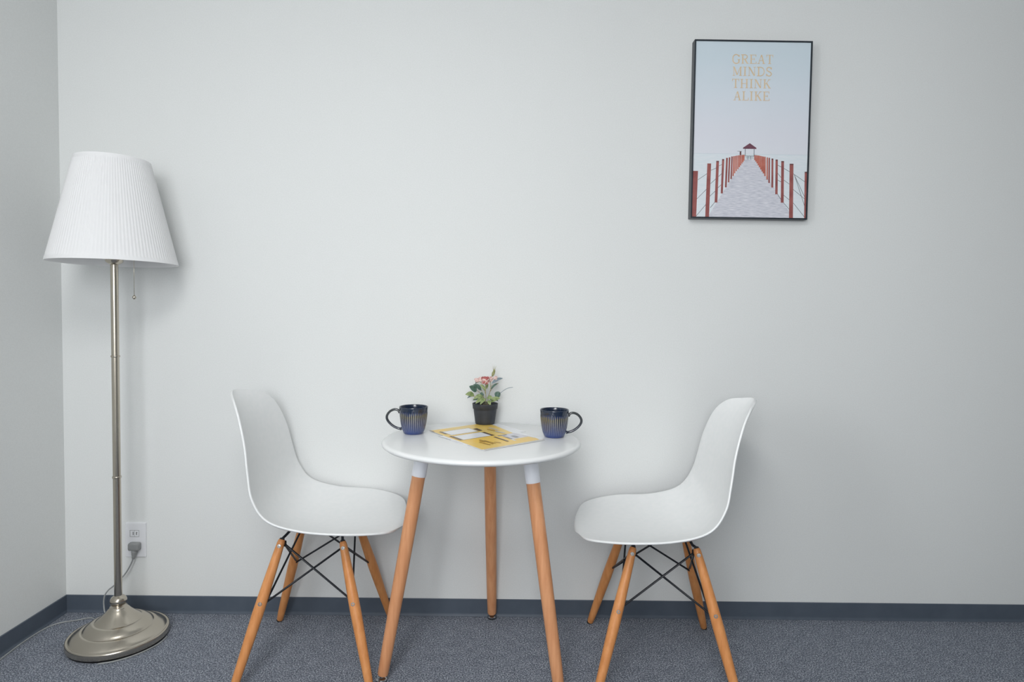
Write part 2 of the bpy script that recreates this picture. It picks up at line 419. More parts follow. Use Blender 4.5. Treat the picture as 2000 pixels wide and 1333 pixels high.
make_chair('white plastic shell chair with wooden legs, left of the round table facing right', (-.5596, -.2449), .0496, 1.09,
           dict(rn=(-.1199, -.1259, .3741, -.2206, -.2195), rf=(-.1178, .1262, .3735, -.2201, .2041),
                fn=(.0726, -.1127, .362, .1696, -.2241), ff=(.0741, .1106, .3618, .1644, .2203)))
make_chair('white plastic shell chair with wooden legs, right of the round table below the poster', (.4564, -.2914), 3.0544, 1.105,
           dict(ff=(.0831, -.1128, .3648, .1761, -.2334), fn=(.0807, .1107, .3636, .1815, .2214),
                rf=(-.122, -.1255, .3745, -.2198, -.2357), rn=(-.1194, .1258, .3739, -.2191, .2193)))

# ------------------------------------------------------------------ round table
TX, TY, TH = -.07616, -.312, .7064
tab = thing('round_table', 'small round white table on three wooden legs, between the two white chairs', 'table', (TX, TY, 0))
q = MB(); R_ = .3
q.lathe([(0, TH), (R_ - .012, TH), (R_ - .006, TH - .0010), (R_ - .0015, TH - .004), (R_, TH - .008), (R_ - .0015, TH - .012), (R_ - .006, TH - .0155), (R_ - .014, TH - .018), (0, TH - .018)], 160)
q.build('tabletop', M_white, tab)
for ang in (84, 198, 322.5):
    a = math.radians(ang); d = Vector((math.cos(a), math.sin(a), 0))
    bot = d * .298; top = d * .178 + Vector((0, 0, TH - .018)); ax = top - bot; ln = ax.length; Mx = frame_from(ax)
    q = MB(); q.lathe([(0, .020), (.0145, .020), (.0158, .024), (.0172, .10), (.0195, .33), (.0200, .5), (.0198, ln - .085), (0, ln - .085)], 32, bot, axis=Mx)
    leg = q.build('leg', M_wood_table, tab, autosmooth=.9)
    q = MB(); q.lathe([(0, ln - .086), (.0213, ln - .086), (.0216, ln - .084), (.0216, ln - .0), (0, ln)], 32, bot, axis=Mx); q.build('sleeve', M_sleeve, leg, autosmooth=.9)
    q = MB(); q.lathe([(0, .0), (.0150, .0), (.0160, .002), (.0160, .004), (0, .004)], 32, bot); q.build('glide_pad', M_rubber, leg, autosmooth=.9)
    q = MB(); q.lathe([(0, .004), (.0158, .004), (.0160, .008), (.0130, .0105), (.006, .012), (.005, .022), (0, .022)], 32, bot); q.build('foot_glide', M_chrome, leg, autosmooth=.9)

# ------------------------------------------------------------------ floor lamp
LX, LY = -1.26785, -.18468
lamp = thing('floor_lamp', 'tall brushed nickel floor lamp with pleated white shade in the corner', 'floor lamp', (LX, LY, 0))
q = MB()
q.lathe([(0, .010), (.136, .010), (.1425, .0065), (.1455, .007), (.1470, .010), (.1470, .0235), (.1455, .0270), (.1425, .0280), (.1400, .0268), (.1385, .0262),
         (.1360, .0300), (.1260, .0370), (.1120, .0445), (.1040, .0480), (.1020, .0470), (.1005, .0478), (.0980, .0520), (.0900, .0590), (.0780, .0660), (.0700, .0690),
         (.0680, .0685), (.0665, .0700), (.0580, .0770), (.0480, .0850), (.0400, .0930), (.0335, .1000), (.0290, .1060), (.0255, .1090), (.0250, .1120), (0, .1120)], 128)
base = q.build('base', M_nickel, lamp)
q = MB(); q.lathe([(.120, .0102), (.120, .0035), (.130, .0), (.1415, .0), (.1425, .0066)], 96); q.build('base_pad', M_rubber, base)
q = MB()
q.lathe([(0, .108), (.0215, .108), (.0222, .1105), (.0205, .1130)] + [(.0248 * math.cos(t), .1300 + .0200 * math.sin(t)) for t in [-1.0 + 2.05 * i / 16 for i in range(17)]] + [(.0115, .1485), (0, .1485)], 48)
q.build('ball_collar', M_nickel, lamp)
def tube_seg(z0, z1, r):
    q = MB(); q.lathe([(0, z0), (r, z0), (r, z1), (0, z1)], 32); return q.build('pole', M_nickel, lamp, autosmooth=.8)
tube_seg(.148, .5385, .0115); tube_seg(.5400, .9325, .0113); tube_seg(.9340, 1.234, .0112)
for z in (.5395, .9335):
    q = MB(); q.lathe([(.0100, z - .003), (.0130, z - .003), (.0136, z), (.0130, z + .003), (.0100, z + .003)], 32); q.build('pole_ring', M_nickel, lamp)
q = MB(); q.lathe([(0, 1.228), (.012, 1.228), (.024, 1.236), (.026, 1.243), (.020, 1.246), (.019, 1.30), (0, 1.30)], 32); sock = q.build('lamp_socket', M_nickel, lamp, autosmooth=.8)
M_bulb = mat('frosted_bulb', rgb(240, 240, 238), .3); noise_mix(M_bulb, rgb(238, 238, 236), rgb(243, 243, 241), 30, 2)
q = MB(); q.lathe([(0, 1.30), (.013, 1.30), (.014, 1.32), (.026, 1.35), (.030, 1.375), (.026, 1.398), (.014, 1.412), (0, 1.416)], 32); q.build('bulb', M_bulb, lamp)
# shade: pleated frustum with a plain band at both rims, slightly bowed
ZB, ZT, RB, RT = 1.2329, 1.5602, .1815, .1046
NP = 110
q = MB(); seg = NP * 4; rows = []
zs = [0, .004, .035, .045] + [.045 + (.915 * i / 14) for i in range(1, 14)] + [.955, .965, .996, 1.0]
vs = []; 
for zi in zs:
    r = RB + (RT - RB) * zi; z = ZB + (ZT - ZB) * zi
    amp = 0 if (zi < .036 or zi > .964) else .0011
    bandr = .0012 if amp == 0 else 0
    for k in range(seg):
        a = 2 * PI * k / seg; rr = r + bandr + amp * math.cos(NP * a) 
        vs.append((rr * math.cos(a), rr * math.sin(a), z))
fs = [(i * seg + k, i * seg + (k + 1) % seg, (i + 1) * seg + (k + 1) % seg, (i + 1) * seg + k) for i in range(len(zs) - 1) for k in range(seg)]
q.add(vs, fs)
# inner lining
li = len(zs)
vs2 = [((RB + (RT - RB) * zi - .0025) * math.cos(2 * PI * k / 96), (RB + (RT - RB) * zi - .0025) * math.sin(2 * PI * k / 96), ZB + (ZT - ZB) * zi) for zi in (0, 1) for k in range(96)]
q.add(vs2, [(k, (k + 1) % 96, 96 + (k + 1) % 96, 96 + k) for k in range(96)])
shade = q.build('lamp_shade', M_shade, lamp)
q = MB()
for k in range(3):
    a = 2 * PI * k / 3 + .5; q.tube([(.012 * math.cos(a), .012 * math.sin(a), 1.425), (.06 * math.cos(a), .06 * math.sin(a), 1.50), (.1075 * math.cos(a), .1075 * math.sin(a), 1.535)], .0018, 6)
q.tube([(.034 * math.cos(t), .034 * math.sin(t) , 1.34 + .09 * math.sin(t) * 0) for t in [0, 1, 2, 3, 4, 5, 6.283]], .0015, 6)
q.tube([(.034, 0, 1.30), (.034, 0, 1.34), (.03, 0, 1.42), (0, 0, 1.427), (-.03, 0, 1.42), (-.034, 0, 1.34), (-.034, 0, 1.30)], .0018, 6)
q.tube([(-.034, 0, 1.30), (0, 0, 1.298), (.034, 0, 1.30)], .0018, 6)
q.build('shade_carrier', M_nickel, lamp)
q = MB(); q.tube([(.018, 0, 1.27), (.05, 0, 1.268), (.0628, 0, 1.262), (.0628, 0, 1.128)], .0009, 6); ch = q.build('pull_chain', M_nickel, lamp)
q = MB(); q.lathe([(0, 1.1175), (.0025, 1.118), (.0052, 1.1215), (.0060, 1.1245), (.0045, 1.128), (.0020, 1.131), (0, 1.132)], 20, (.0628, 0, 0)); q.build('pull_knob', M_nickel, ch)
# power cord from the back of the base up to the outlet
def rel(p): return Vector(p) - Vector((LX, LY, 0))
cord_pts = [(-1.35, -.085, .022), (-1.372, -.066, .014), (-1.400, -.050, .020), (-1.411, -.040, .042), (-1.4135, -.036, .060), (-1.4106, -.034, .0773), (-1.3991, -.032, .0949), (-1.3822, -.030, .1089), (-1.3579, -.028, .1340), (-1.3445, -.026, .1499), (-1.3311, -.025, .1713), (-1.3215, -.0225, .193), (-1.3180, -.0210, .208)]
q = MB(); q.tube([rel(p) for p in catmull(cord_pts, 6)], .0024, 10); cord = q.build('power_cord', M_cord, lamp)
q = MB()
c = rel((-1.3145, 0, .2455))
q.box(c + Vector((-.0195, -.030, -.0130)), c + Vector((.0190, -.0066, .0150)), bev=.0065)
q.lathe([(0, 0), (.0105, 0), (.0100, .005), (.0082, .006), (.0095, .008), (.0090, .012), (.0070, .013), (.0082, .015), (.0076, .020), (.0055, .021), (.0064, .023), (.0060, .027), (.0040, .034), (0, .034)], 20,
        c + Vector((.000, -.018, -.010)), axis=frame_from(Vector((-.10, -.08, -1))))
q.build('plug', M_plug, cord, autosmooth=.7)

# loose cable on the carpet
cab = [(-1.10, -.15, .0028), (-1.1125, -.19, .0028), (-1.1225, -.235, .0028), (-1.143, -.272, .0028), (-1.1755, -.303, .0028), (-1.205, -.3215, .0028), (-1.2333, -.3285, .0028)]
q = MB()
pts = [(-1.118, -.170, .0026), (-1.1185, -.205, .0026), (-1.128, -.236, .0026), (-1.148, -.272, .0026), (-1.175, -.3015, .0026), (-1.2050, -.3215, .0026), (-1.2380, -.3330, .0026)]
pts2 = [(-1.400, -.110, .0026), (-1.4300, -.062, .0026), (-1.4559, -.0500, .0026), (-1.4874, -.0670, .0026), (-1.5180, -.079, .0026), (-1.5420, -.098, .0026), (-1.5535, -.128, .0026), (-1.5585, -.172, .0026), (-1.5580, -.235, .0026), (-1.5500, -.310, .0026), (-1.5350, -.42, .0026), (-1.5200, -.60, .0026)]
q.tube(catmull(pts2, 6), .0025, 8)
cb = q.build('cable', M_cord, props=dict(label='thin grey cable curving over the carpet along the left wall', category='cable'))
q = MB(); q.tube(catmull(pts, 6), .0025, 8)
q.build('cable', M_cord, props=dict(label='short stretch of grey cable peeking out at the front of the lamp base', category='cable'))

# ------------------------------------------------------------------ outlet
out = thing('wall_outlet', 'white double wall outlet plate behind the floor lamp pole', 'outlet', (-1.3183, 0, .2655))
q = MB(); q.box((-.0365, -.0065, -.0625), (.0365, .004, .0625), bev=.0035); 
q.build('cover_plate', M_plate, out)
for zc in (.0235, -.0200):
    q = MB(); q.box((-.0185, -.0075, zc - .0120), (.0145, -.0060, zc + .0120), bev=.0008)
    s_ = q.build('socket_face', M_plate, out)
    q = MB(); y0, y1 = -.0079, -.0070
    for (a, b_) in (((-.0180, zc + .0108), (.0140, zc + .0118)), ((-.0180, zc - .0118), (.0140, zc - .0108)), ((-.0185, zc - .0118), (-.0173, zc + .0118)), ((.0132, zc - .0118), (.0140, zc + .0118)), ((-.0024, zc - .0118), (-.0018, zc + .0118))):
        q.box((a[0], y0, a[1]), (b_[0], y1, b_[1]))
    q.build('socket_gap', M_line, s_)
    q = MB(); q.box((-.0078, y0 - .0001, zc - .0055), (-.0058, y1, zc + .0060)); q.box((.0042, y0 - .0001, zc - .0050), (.0062, y1, zc + .0050)); q.box((.0060, y0 - .0001, zc + .003), (.0078, y1, zc + .0050))
    q.build('socket_slot', M_slot, s_)

# ------------------------------------------------------------------ mugs
MP = [(.0, .000), (.026, .0), (.0300, .0006), (.0315, .003), (.0335, .009), (.0365, .018), (.0392, .030), (.0410, .042), (.0425, .055), (.0436, .066), (.0440, .072), (.0445, .078), (.0451, .0835), (.0450, .0852), (.0440, .0858),
      (.0430, .0852), (.0422, .080), (.0412, .066), (.0392, .042), (.0365, .024), (.032, .010), (.024, .0065), (0, .006)]
def mug(label, loc, side):
    root = thing('mug', label, 'mug', loc, 0.0, 'blue ribbed mugs on the table')
    q = MB()
    outer = 11
    ribs = 40
    pr = []
    for i, (r, z) in enumerate(MP):
        pr.append((r, z))
        if 4 <= i < 9:
            for j in (1, 2): pr.append((r + (MP[i + 1][0] - r) * j / 3, z + (MP[i + 1][1] - z) * j / 3))
    idx = {}
    k0 = [0]
    def rf(a, z): return 1.0
    vs = []; rows = []; seg = ribs * 6
    turned = False; zmax = 0
    for (r, z) in pr:
        if z < zmax - 1e-6 and zmax > .08: turned = True
        zmax = max(zmax, z)
        if r < 1e-6: rows.append([len(vs)]); vs.append((0, 0, z)); continue
        row = []
        amp = 0 if turned else .0009 * max(0, min(1, (z - .006) / .006)) * max(0, min(1, (.0715 - z) / .004))
        for k in range(seg):
            a = 2 * PI * k / seg; rr = r + amp * (abs(math.cos(ribs / 2 * a)) - .5)
            row.append(len(vs)); vs.append((rr * math.cos(a), rr * math.sin(a), z))
        rows.append(row)
    fs = []
    for A, B in zip(rows[:-1], rows[1:]):
        for k in range(seg):
            k2 = (k + 1) % seg
            if len(A) == 1: fs.append((A[0], B[k2], B[k]))
            elif len(B) == 1: fs.append((A[k], A[k2], B[0]))
            else: fs.append((A[k], A[k2], B[k2], B[k]))
    q.add(vs, fs); q.build('cup', M_mug, root)
    s = side
    hp = catmull([(s * .0425, 0, .0655), (s * .0500, 0, .0735), (s * .0610, 0, .0750), (s * .0740, 0, .0690), (s * .0830, 0, .0570), (s * .0835, 0, .0450), (s * .0750, 0, .0320), (s * .0620, 0, .0215), (s * .0480, 0, .0155), (s * .0365, 0, .0140)], 6)
    q = MB(); n_ = len(hp)
    q.tube(hp, [.0052 if (i < 3 or i > n_ - 4) else .0040 for i in range(n_)], 12)
    for i, v in enumerate(q.v): q.v[i] = (v[0], v[1] * 1.35, v[2])
    q.build('handle', M_mug_h, root)
    return root
mug('dark blue ribbed mug with its handle to the left, on the left of the table', (-.2950, -.2460, TH), -1)
mug('dark blue ribbed mug with its handle to the right, on the right of the table', (.1468, -.2730, TH), 1)

# ------------------------------------------------------------------ leaflets
M_paper = mat('glossy_paper', rgb(236, 237, 240), .3); noise_mix(M_paper, rgb(234, 235, 238), rgb(239, 240, 243), 20, 2)
M_yel = mat('yellow_print', rgb(240, 196, 84), .3); noise_mix(M_yel, rgb(234, 206, 124), rgb(250, 206, 92), 5, 2)  # paler end of the mix paints in glare on the glossy yellow
M_brn = mat('brown_print', rgb(92, 74, 60), .3); noise_mix(M_brn, rgb(80, 62, 50), rgb(110, 92, 76), 40, 2)
M_olv = mat('olive_print', rgb(176, 140, 62), .3); noise_mix(M_olv, rgb(166, 128, 54), rgb(190, 156, 76), 60, 2)
M_lil = mat('lilac_print', rgb(214, 212, 220), .3); noise_mix(M_lil, rgb(206, 204, 212), rgb(222, 221, 228), 40, 2)
M_gry = mat('grey_print', rgb(150, 150, 156), .3); noise_mix(M_gry, rgb(120, 118, 124), rgb(176, 176, 182), 60, 3)
LM = [M_paper, M_yel, M_brn, M_olv, M_lil, M_gry]
def leaflet(A, B, D, z, name, label, prints, curl=0.0):
    A, B, D = (Vector((p[0], p[1], 0)) for p in (A, B, D))
    C_ = (A + B + D) / 3; C_.z = z
    def P(s, t, h): return A + (B - A) * s + (D - A) * t + Vector((0, 0, z + h)) - C_
    q = MB(); th = .0007
    n_ = 8
    top = [[P(i / n_, j / n_, th) for j in range(n_ + 1)] for i in range(n_ + 1)]
    q.box((0, 0, 0), (0, 0, 0)) if False else None
    c8 = [P(0, 0, 0), P(1, 0, 0), P(1, 1, 0), P(0, 1, 0), P(0, 0, th), P(1, 0, th), P(1, 1, th), P(0, 1, th)]
    q.add(c8, [(0, 1, 2, 3), (4, 5, 6, 7), (0, 1, 5, 4), (1, 2, 6, 5), (2, 3, 7, 6), (3, 0, 4, 7)], 0, False)
    for lv, (mi, poly) in enumerate(prints):
        h = th + .00006 * (lv + 1)
        vs = [P(s, t, h) for s, t in poly]; q.add(vs, [tuple(range(len(vs)))], mi, False)
    o = q.build(name, LM, props=dict(label=label, category='leaflet'))
    o.location = C_
    return o
def rect(s0, t0, s1, t1): return [(s0, t0), (s1, t0), (s1, t1), (s0, t1)]
def stroke(a, b, w):
    a = Vector(a); b = Vector(b); d = (b - a).normalized(); nn = Vector((-d.y, d.x)) * w / 2
    return [tuple(a + nn), tuple(b + nn), tuple(b - nn), tuple(a - nn)]
lA, lB, lD = (-.2508, -.2047), (-.0626, -.4922), (-.0713, -.0447)
pr = [(1, [(.012, .003), (.006, .97), (.20, .975), (.60, .885), (.60, .74), (.87, .965), (.962, .94), (.962, .006)]),
      (4, [(.590, .66), (.59, .90), (.87, .965), (.86, .62)]),
      (1, [(.80, .66), (.80, .93), (.87, .95), (.87, .66)]),
      (2, rect(.128, .100, .325, .555)), (0, rect(.134, .106, .319, .548)),
      (2, rect(.366, .085, .562, .548)), (0, rect(.372, .092, .556, .540)),
      (2, [(.190, .570), (.190, .645), (.315, .625), (.318, .570)]), (2, rect(.388, .545, .568, .590)),
      (2, rect(.117, .065, .246, .098)), (2, rect(.350, .040, .556, .076)), (2, rect(.622, .512, .850, .545)),
      (5, rect(.650, .64, .785, .675)), (5, rect(.68, .75, .76, .81)), (5, rect(.60, .60, .62, .75)),
      (3, stroke((.640, .270), (.850, .285), .022)), (3, stroke((.690, .295), (.855, .320), .016)), (3, stroke((.720, .190), (.870, .222), .022)), (3, stroke((.670, .235), (.760, .245), .016)), (3, stroke((.80, .35), (.86, .40), .014)),
      (3, stroke((.30, .72), (.44, .76), .018)), (4, stroke((.25, .80), (.40, .82), .03)), (4, stroke((.42, .74), (.55, .78), .03)),
      (2, rect(.0, .0, .10, .012)), (3, rect(.985, .01, .992, .99))]  # last olive strip paints the shadow line along the front edge
leaflet((-.2120, -.2960), (-.1180, -.4220), (-.0720, -.1980), TH + .0002, 'printed_leaflet', 'printed leaflet of which only an edge shows under the yellow leaflet', [(5, rect(.0, .0, .45, .03)), (4, rect(.45, .0, .9, .03))])
leaflet(lA, lB, lD, TH + .0011, 'printed_leaflet', 'large yellow and white printed leaflet lying in front of the potted rose', pr)
q = MB(); pg = [(-.045, -.052), (.026, -.205), (.010, -.215), (-.060, -.060)]
q.add([(x, y, TH + h) for h in (.0002, .0009) for x, y in [(-.030, -.058), (.060, -.195), (.020, -.225), (-.075, -.085)]], [(0, 1, 2, 3), (4, 5, 6, 7), (0, 1, 5, 4), (1, 2, 6, 5), (2, 3, 7, 6), (3, 0, 4, 7)], 0, False)
q.build('paper_sheet', M_paper, props=dict(label='white sheet showing behind the yellow leaflet, right of the flower pot', category='paper'))

# ------------------------------------------------------------------ potted rose
PX, PY, PZ = -.0765, -.0640, TH + .0022
plant = thing('potted_rose', 'small artificial pink rose in a black pot on the round table', 'potted plant', (PX, PY, PZ))
q = MB()
q.lathe([(0, 0), (.0320, 0), (.0332, .0015), (.0345, .010), (.0398, .0490), (.0400, .0515), (.0425, .0525), (.0440, .0680), (.0445, .0695), (.0430, .0702), (.0415, .0695), (.0400, .0550), (.0385, .05), (0, .05)], 64)
q.build('pot', M_pot, plant)
q = MB(); q.lathe([(0, .0640), (.015, .0645), (.030, .0625), (.0405, .0610), (.0402, .052), (0, .052)], 40); q.build('soil', M_soil, plant)
K = .001755 / 10.25
def pp(x, y, d=0.0): return Vector(((x - 586) * K * 1.0, d, (1215 - y) * K))
def leaf(base, tip, wd, m_, d0=0.0, d1=0.0, droop=.004, roll=.5):
    a = pp(*base, d0); b = pp(*tip, d1); L_ = b - a; t = L_.normalized()
    face = Vector((0, -1, .45)).normalized(); s_ = t.cross(face).normalized(); nrm = s_.cross(t).normalized()
    W = wd * K / 2; N_ = 9; vs = []; 
    for i in range(N_ + 1):
        u = i / N_; wv = W * (math.sin(PI * u ** .8) ** .8 if 0 < u < 1 else 0.02)
        c_ = a + L_ * u + Vector((0, 0, 1)) * droop * math.sin(PI * u)
        for k in (-1, -.5, 0, .5, 1): vs.append(c_ + s_ * wv * k + nrm * wv * .45 * abs(k))
    fs = [(i * 5 + k, i * 5 + k + 1, (i + 1) * 5 + k + 1, (i + 1) * 5 + k) for i in range(N_) for k in range(4)]
    q = MB(); q.add(vs, fs); o = q.build('leaf', m_, plant); so = o.modifiers.new('t', 'SOLIDIFY'); so.thickness = .0006
    return o
def stem(pts, r=.0009, m_=M_stem):
    q = MB(); q.tube(catmull([pp(*p) for p in pts], 5), r, 7); return q.build('stem', m_, plant)
D_ = -.008
stem([(600, 860, 0), (600, 700, 0), (592, 560, -.003), (588, 400, -.004)], .0012)
stem([(625, 860, -.004), (650, 680, -.006), (690, 520, -.004), (690, 380, 0), (715, 250, .002)], .0011)
stem([(570, 860, .003), (560, 700, .004), (530, 600, .004), (500, 540, .006)])
stem([(640, 860, .004), (640, 690, .004), (690, 560, .006), (760, 470, .008), (840, 405, .010)])
stem([(580, 860, -.006), (500, 740, -.012), (420, 680, -.014), (350, 650, -.016)])
stem([(640, 860, -.006), (740, 740, -.010), (820, 690, -.012)])
stem([(600, 800, .004), (520, 640, .006), (420, 560, .006), (400, 540, .006)], .0008)
stem([(820, 690, -.012), (880, 600, -.010), (980, 520, -.008), (1060, 485, -.006), (1140, 475, -.005)], .0009, M_leaf_b)
stem([(690, 480, -.004), (730, 420, .002)], .0008)
stem([(590, 620, 0), (520, 430, .006), (440, 360, .010)], .0008)
leaf((405, 580), (262, 462), 125, M_leaf_d, .004, -.004)
leaf((505, 550), (340, 428), 85, M_leaf_d, .006, 0)
leaf((370, 650), (190, 620), 105, M_leaf_l, -.012, -.020)
leaf((540, 655), (350, 715), 85, M_leaf_l, -.008, -.018)
leaf((700, 770), (890, 680), 95, M_leaf_l, -.012, -.024)
leaf((815, 690), (865, 560), 120, M_leaf_d, -.012, -.010)
leaf((712, 405), (935, 300), 62, M_leaf_b, .002, .010)
leaf((690, 525), (850, 405), 38, M_leaf_d, .004, .012)
leaf((570, 700), (400, 790), 90, M_leaf_l, -.010, -.030)
leaf((560, 720), (330, 760), 70, M_leaf_d, .006, .012)
leaf((620, 690), (760, 720), 85, M_leaf_l, -.008, -.020)
leaf((600, 700), (490, 810), 70, M_leaf_l, -.020, -.034)
leaf((640, 740), (700, 830), 70, M_leaf_l, -.016, -.034)
leaf((560, 640), (460, 640), 60, M_leaf_d, 0, .004)
leaf((680, 740), (850, 770), 60, M_leaf_d, .006, .014)
leaf((590, 560), (470, 430), 60, M_leaf_l, .002, .004)
leaf((610, 520), (640, 400), 50, M_leaf_l, .002, -.004)
leaf((360, 655), (225, 705), 45, M_leaf_b, -.006, -.006)
leaf((440, 380), (380, 430), 30, M_leaf_d, .008, .004)
# blossoms made of curved petals
def petal(q, c, out_dir, up, size, mi):
    o_ = out_dir.normalized(); s_ = o_.cross(up).normalized(); N_ = 6; vs = []
    for i in range(N_ + 1):
        u = i / N_; r = size * u; lift = size * (.9 * u * u)
        wv = size * .62 * math.sin(PI * min(1, .12 + u * .78)) 
        for k in (-1, -.5, 0, .5, 1):
            vs.append(c + o_ * (r * .75 - .25 * wv * k * k) + up * (lift * .6 + r * .35) + s_ * wv * k)
    fs = [(i * 5 + k, i * 5 + k + 1, (i + 1) * 5 + k + 1, (i + 1) * 5 + k) for i in range(N_) for k in range(4)]
    q.add(vs, fs, mi)
def blossom(px, py, d, size, inner, up=Vector((0, -.35, 1))):
    """cup of upright petals: dark heart, paler outer petals"""
    c = pp(px, py, d); up = up.normalized()
    q = MB()
    for ring, (n_, sc, tilt, mi) in enumerate(((4, .80, .22, 0), (5, .95, .50, 0 if inner else 1), (6, 1.0, .85, 0 if inner else 1), (5, 1.05, 1.7, 1))):
        for k in range(n_):
            a = 2 * PI * (k + .5 * ring) / n_; od = Vector((math.cos(a) * tilt, math.sin(a) * tilt, 0)) + Vector((0, 0, .55 - .12 * ring))
            petal(q, c, od, up, size * sc, mi)
    q.lathe([(0, -.003), (.0018, -.002), (.0026, .001), (.0016, .004), (0, .005)], 10, c, 2)
    o = q.build('blossom', [M_petal_d, M_petal, M_leaf_l], plant); so = o.modifiers.new('t', 'SOLIDIFY'); so.thickness = .0004
    return o
blossom(590, 405, -.012, .0200, True)
blossom(500, 370, .006, .0125, False)
blossom(668, 365, .004, .0135, False, Vector((.3, -.3, 1)))
blossom(428, 385, .010, .0110, False, Vector((-.4, -.3, 1)))
blossom(775, 330, .008, .0095, False, Vector((.4, -.3, 1)))
q = MB(); cpt = pp(722, 262, .002); axb = pp(775, 110, .002) - cpt; Lb = axb.length
q.lathe([(0, 0), (.0022, .0006), (.0048, Lb * .25), (.0054, Lb * .42), (.0040, Lb * .7), (.0016, Lb * .93), (0, Lb)], 16, cpt, axis=frame_from(axb))
for tx_ in (735, 768, 800): q.tube([cpt + axb * .6, pp(755 + (tx_ - 765) * .6, 110, .002), pp(tx_, 45, .002)], [.0012, .0008, .0002], 6)
M_bud = mat('bud_green', rgb(150, 152, 104), .6); noise_mix(M_bud, rgb(136, 140, 90), rgb(176, 172, 130), 150, 2)
q.build('bud', M_bud, plant)

# ------------------------------------------------------------------ framed poster
FX0, FX1, FZ0, FZ1, FD = .6262, 1.0320, 1.4285, 2.0375, .031
post = thing('framed_poster', 'framed poster of a red railed pier over water, on the wall above the right chair', 'poster', ((FX0 + FX1) / 2, 0, (FZ0 + FZ1) / 2))
hw, hh = (FX1 - FX0) / 2, (FZ1 - FZ0) / 2; fb = .0052
M_frame = mat('black_frame', rgb(34, 42, 50), .35); noise_mix(M_frame, rgb(30, 38, 46), rgb(40, 48, 56), 30, 2)
q = MB()
q.box((-hw, -FD, -hh), (-hw + fb, -.0005, hh), bev=.0006); q.box((hw - fb, -FD, -hh), (hw, -.0005, hh), bev=.0006)
q.box((-hw + fb, -FD, hh - fb), (hw - fb, -.0005, hh), bev=.0006); q.box((-hw + fb, -FD, -hh), (hw - fb, -.0005, -hh + fb), bev=.0006)
q.build('frame', M_frame, post)
iw, ih = hw - fb, hh - fb
def pm(name, c1, c2, sc=30, st=(1, 1, 1)):
    m = mat(name, c1, .45, spec=.3); noise_mix(m, c1, c2, sc, 3, stretch=st); return m
# printed picture: pale sky, sea, deck
def sky_print():
    m = mat('sky_print', rgb(200, 210, 216), .42, spec=.3); n, l, b = nodes(m)
    tc = n.new('ShaderNodeTexCoord'); sp = n.new('ShaderNodeSeparateXYZ'); l.new(tc.outputs['Object'], sp.inputs[0])
    mr = n.new('ShaderNodeMapRange'); mr.inputs['From Min'].default_value = -ih; mr.inputs['From Max'].default_value = ih
    l.new(sp.outputs['Z'], mr.inputs['Value'])
    ns = n.new('ShaderNodeTexNoise'); ns.inputs['Scale'].default_value = 5; ns.inputs['Detail'].default_value = 4
    mp = n.new('ShaderNodeMapping'); mp.inputs['Scale'].default_value = (1, 1, 2.6); l.new(tc.outputs['Object'], mp.inputs['Vector']); l.new(mp.outputs[0], ns.inputs['Vector'])
    ad = n.new('ShaderNodeMath'); ad.operation = 'MULTIPLY_ADD'; ad.inputs[1].default_value = .16; l.new(ns.outputs['Fac'], ad.inputs[0]); l.new(mr.outputs[0], ad.inputs[2])
    cr = n.new('ShaderNodeValToRGB'); e = cr.color_ramp.elements
    e[0].position = 0; e[0].color = rgb(218, 226, 231); e[1].position = 1; e[1].color = rgb(208, 221, 229)
    for p_, c_ in ((.30, rgb(224, 228, 233)), (.55, rgb(222, 224, 232)), (.78, rgb(216, 224, 232))):
        x = e.new(p_); x.color = c_
    l.new(ad.outputs[0], cr.inputs[0]); l.new(cr.outputs[0], b.inputs['Base Color']); return m
PM = [sky_print(), pm('sea_print', rgb(218, 227, 232), rgb(225, 230, 235), 40, (1, 1, 5)), pm('deck_print', rgb(190, 192, 203), rgb(222, 222, 229), 70, (.6, 1, 6)),
      pm('post_print', rgb(142, 82, 80), rgb(162, 98, 94), 30), pm('far_post_print', rgb(178, 100, 86), rgb(196, 120, 104), 30), pm('roof_print', rgb(104, 66, 80), rgb(126, 84, 98), 60),
      pm('rope_print', rgb(104, 110, 116), rgb(128, 132, 136), 60), pm('gold_print', rgb(216, 192, 156), rgb(226, 202, 168), 60), pm('horizon_print', rgb(208, 217, 224), rgb(213, 220, 227), 30), pm('cap_print', rgb(98, 62, 62), rgb(116, 76, 76), 30)]
q = MB(); YP = -FD + .003
def pu(x, y):
    """layout of the print: pixel-like units of the artwork to the sheet"""
    v = (y - 108) / (1250 - 108); lft = 125 - 15 * v; rgt = 875 - 18 * v
    return (-iw + 2 * iw * (x - lft) / (rgt - lft), ih - 2 * ih * v)
q.box((-iw, YP, -ih), (iw, YP + .002, ih), 0)
lvl = [0]
def poly(mi, pts):
    lvl[0] += 1; y = YP - .00002 - .000004 * lvl[0]
    vs = []
    for p in pts:
        a, b_ = pu(*p); vs.append((max(-iw, min(iw, a)), y, max(-ih, min(ih, b_))))
    q.add(vs, [tuple(range(len(vs)))], mi, False)
def pline(mi, a, b_, w_):
    a = Vector(a); b_ = Vector(b_); d = (b_ - a).normalized(); nn = Vector((-d.y, d.x)) * w_ / 2
    poly(mi, [tuple(a + nn), tuple(b_ + nn), tuple(b_ - nn), tuple(a - nn)])
poly(1, [(90, 838), (900, 838), (900, 1252), (90, 1252)])
poly(8, [(90, 834), (900, 834), (900, 838), (90, 838)])
poly(2, [(455, 868), (512, 868), (640, 1040), (775, 1252), (215, 1252), (340, 1040)])
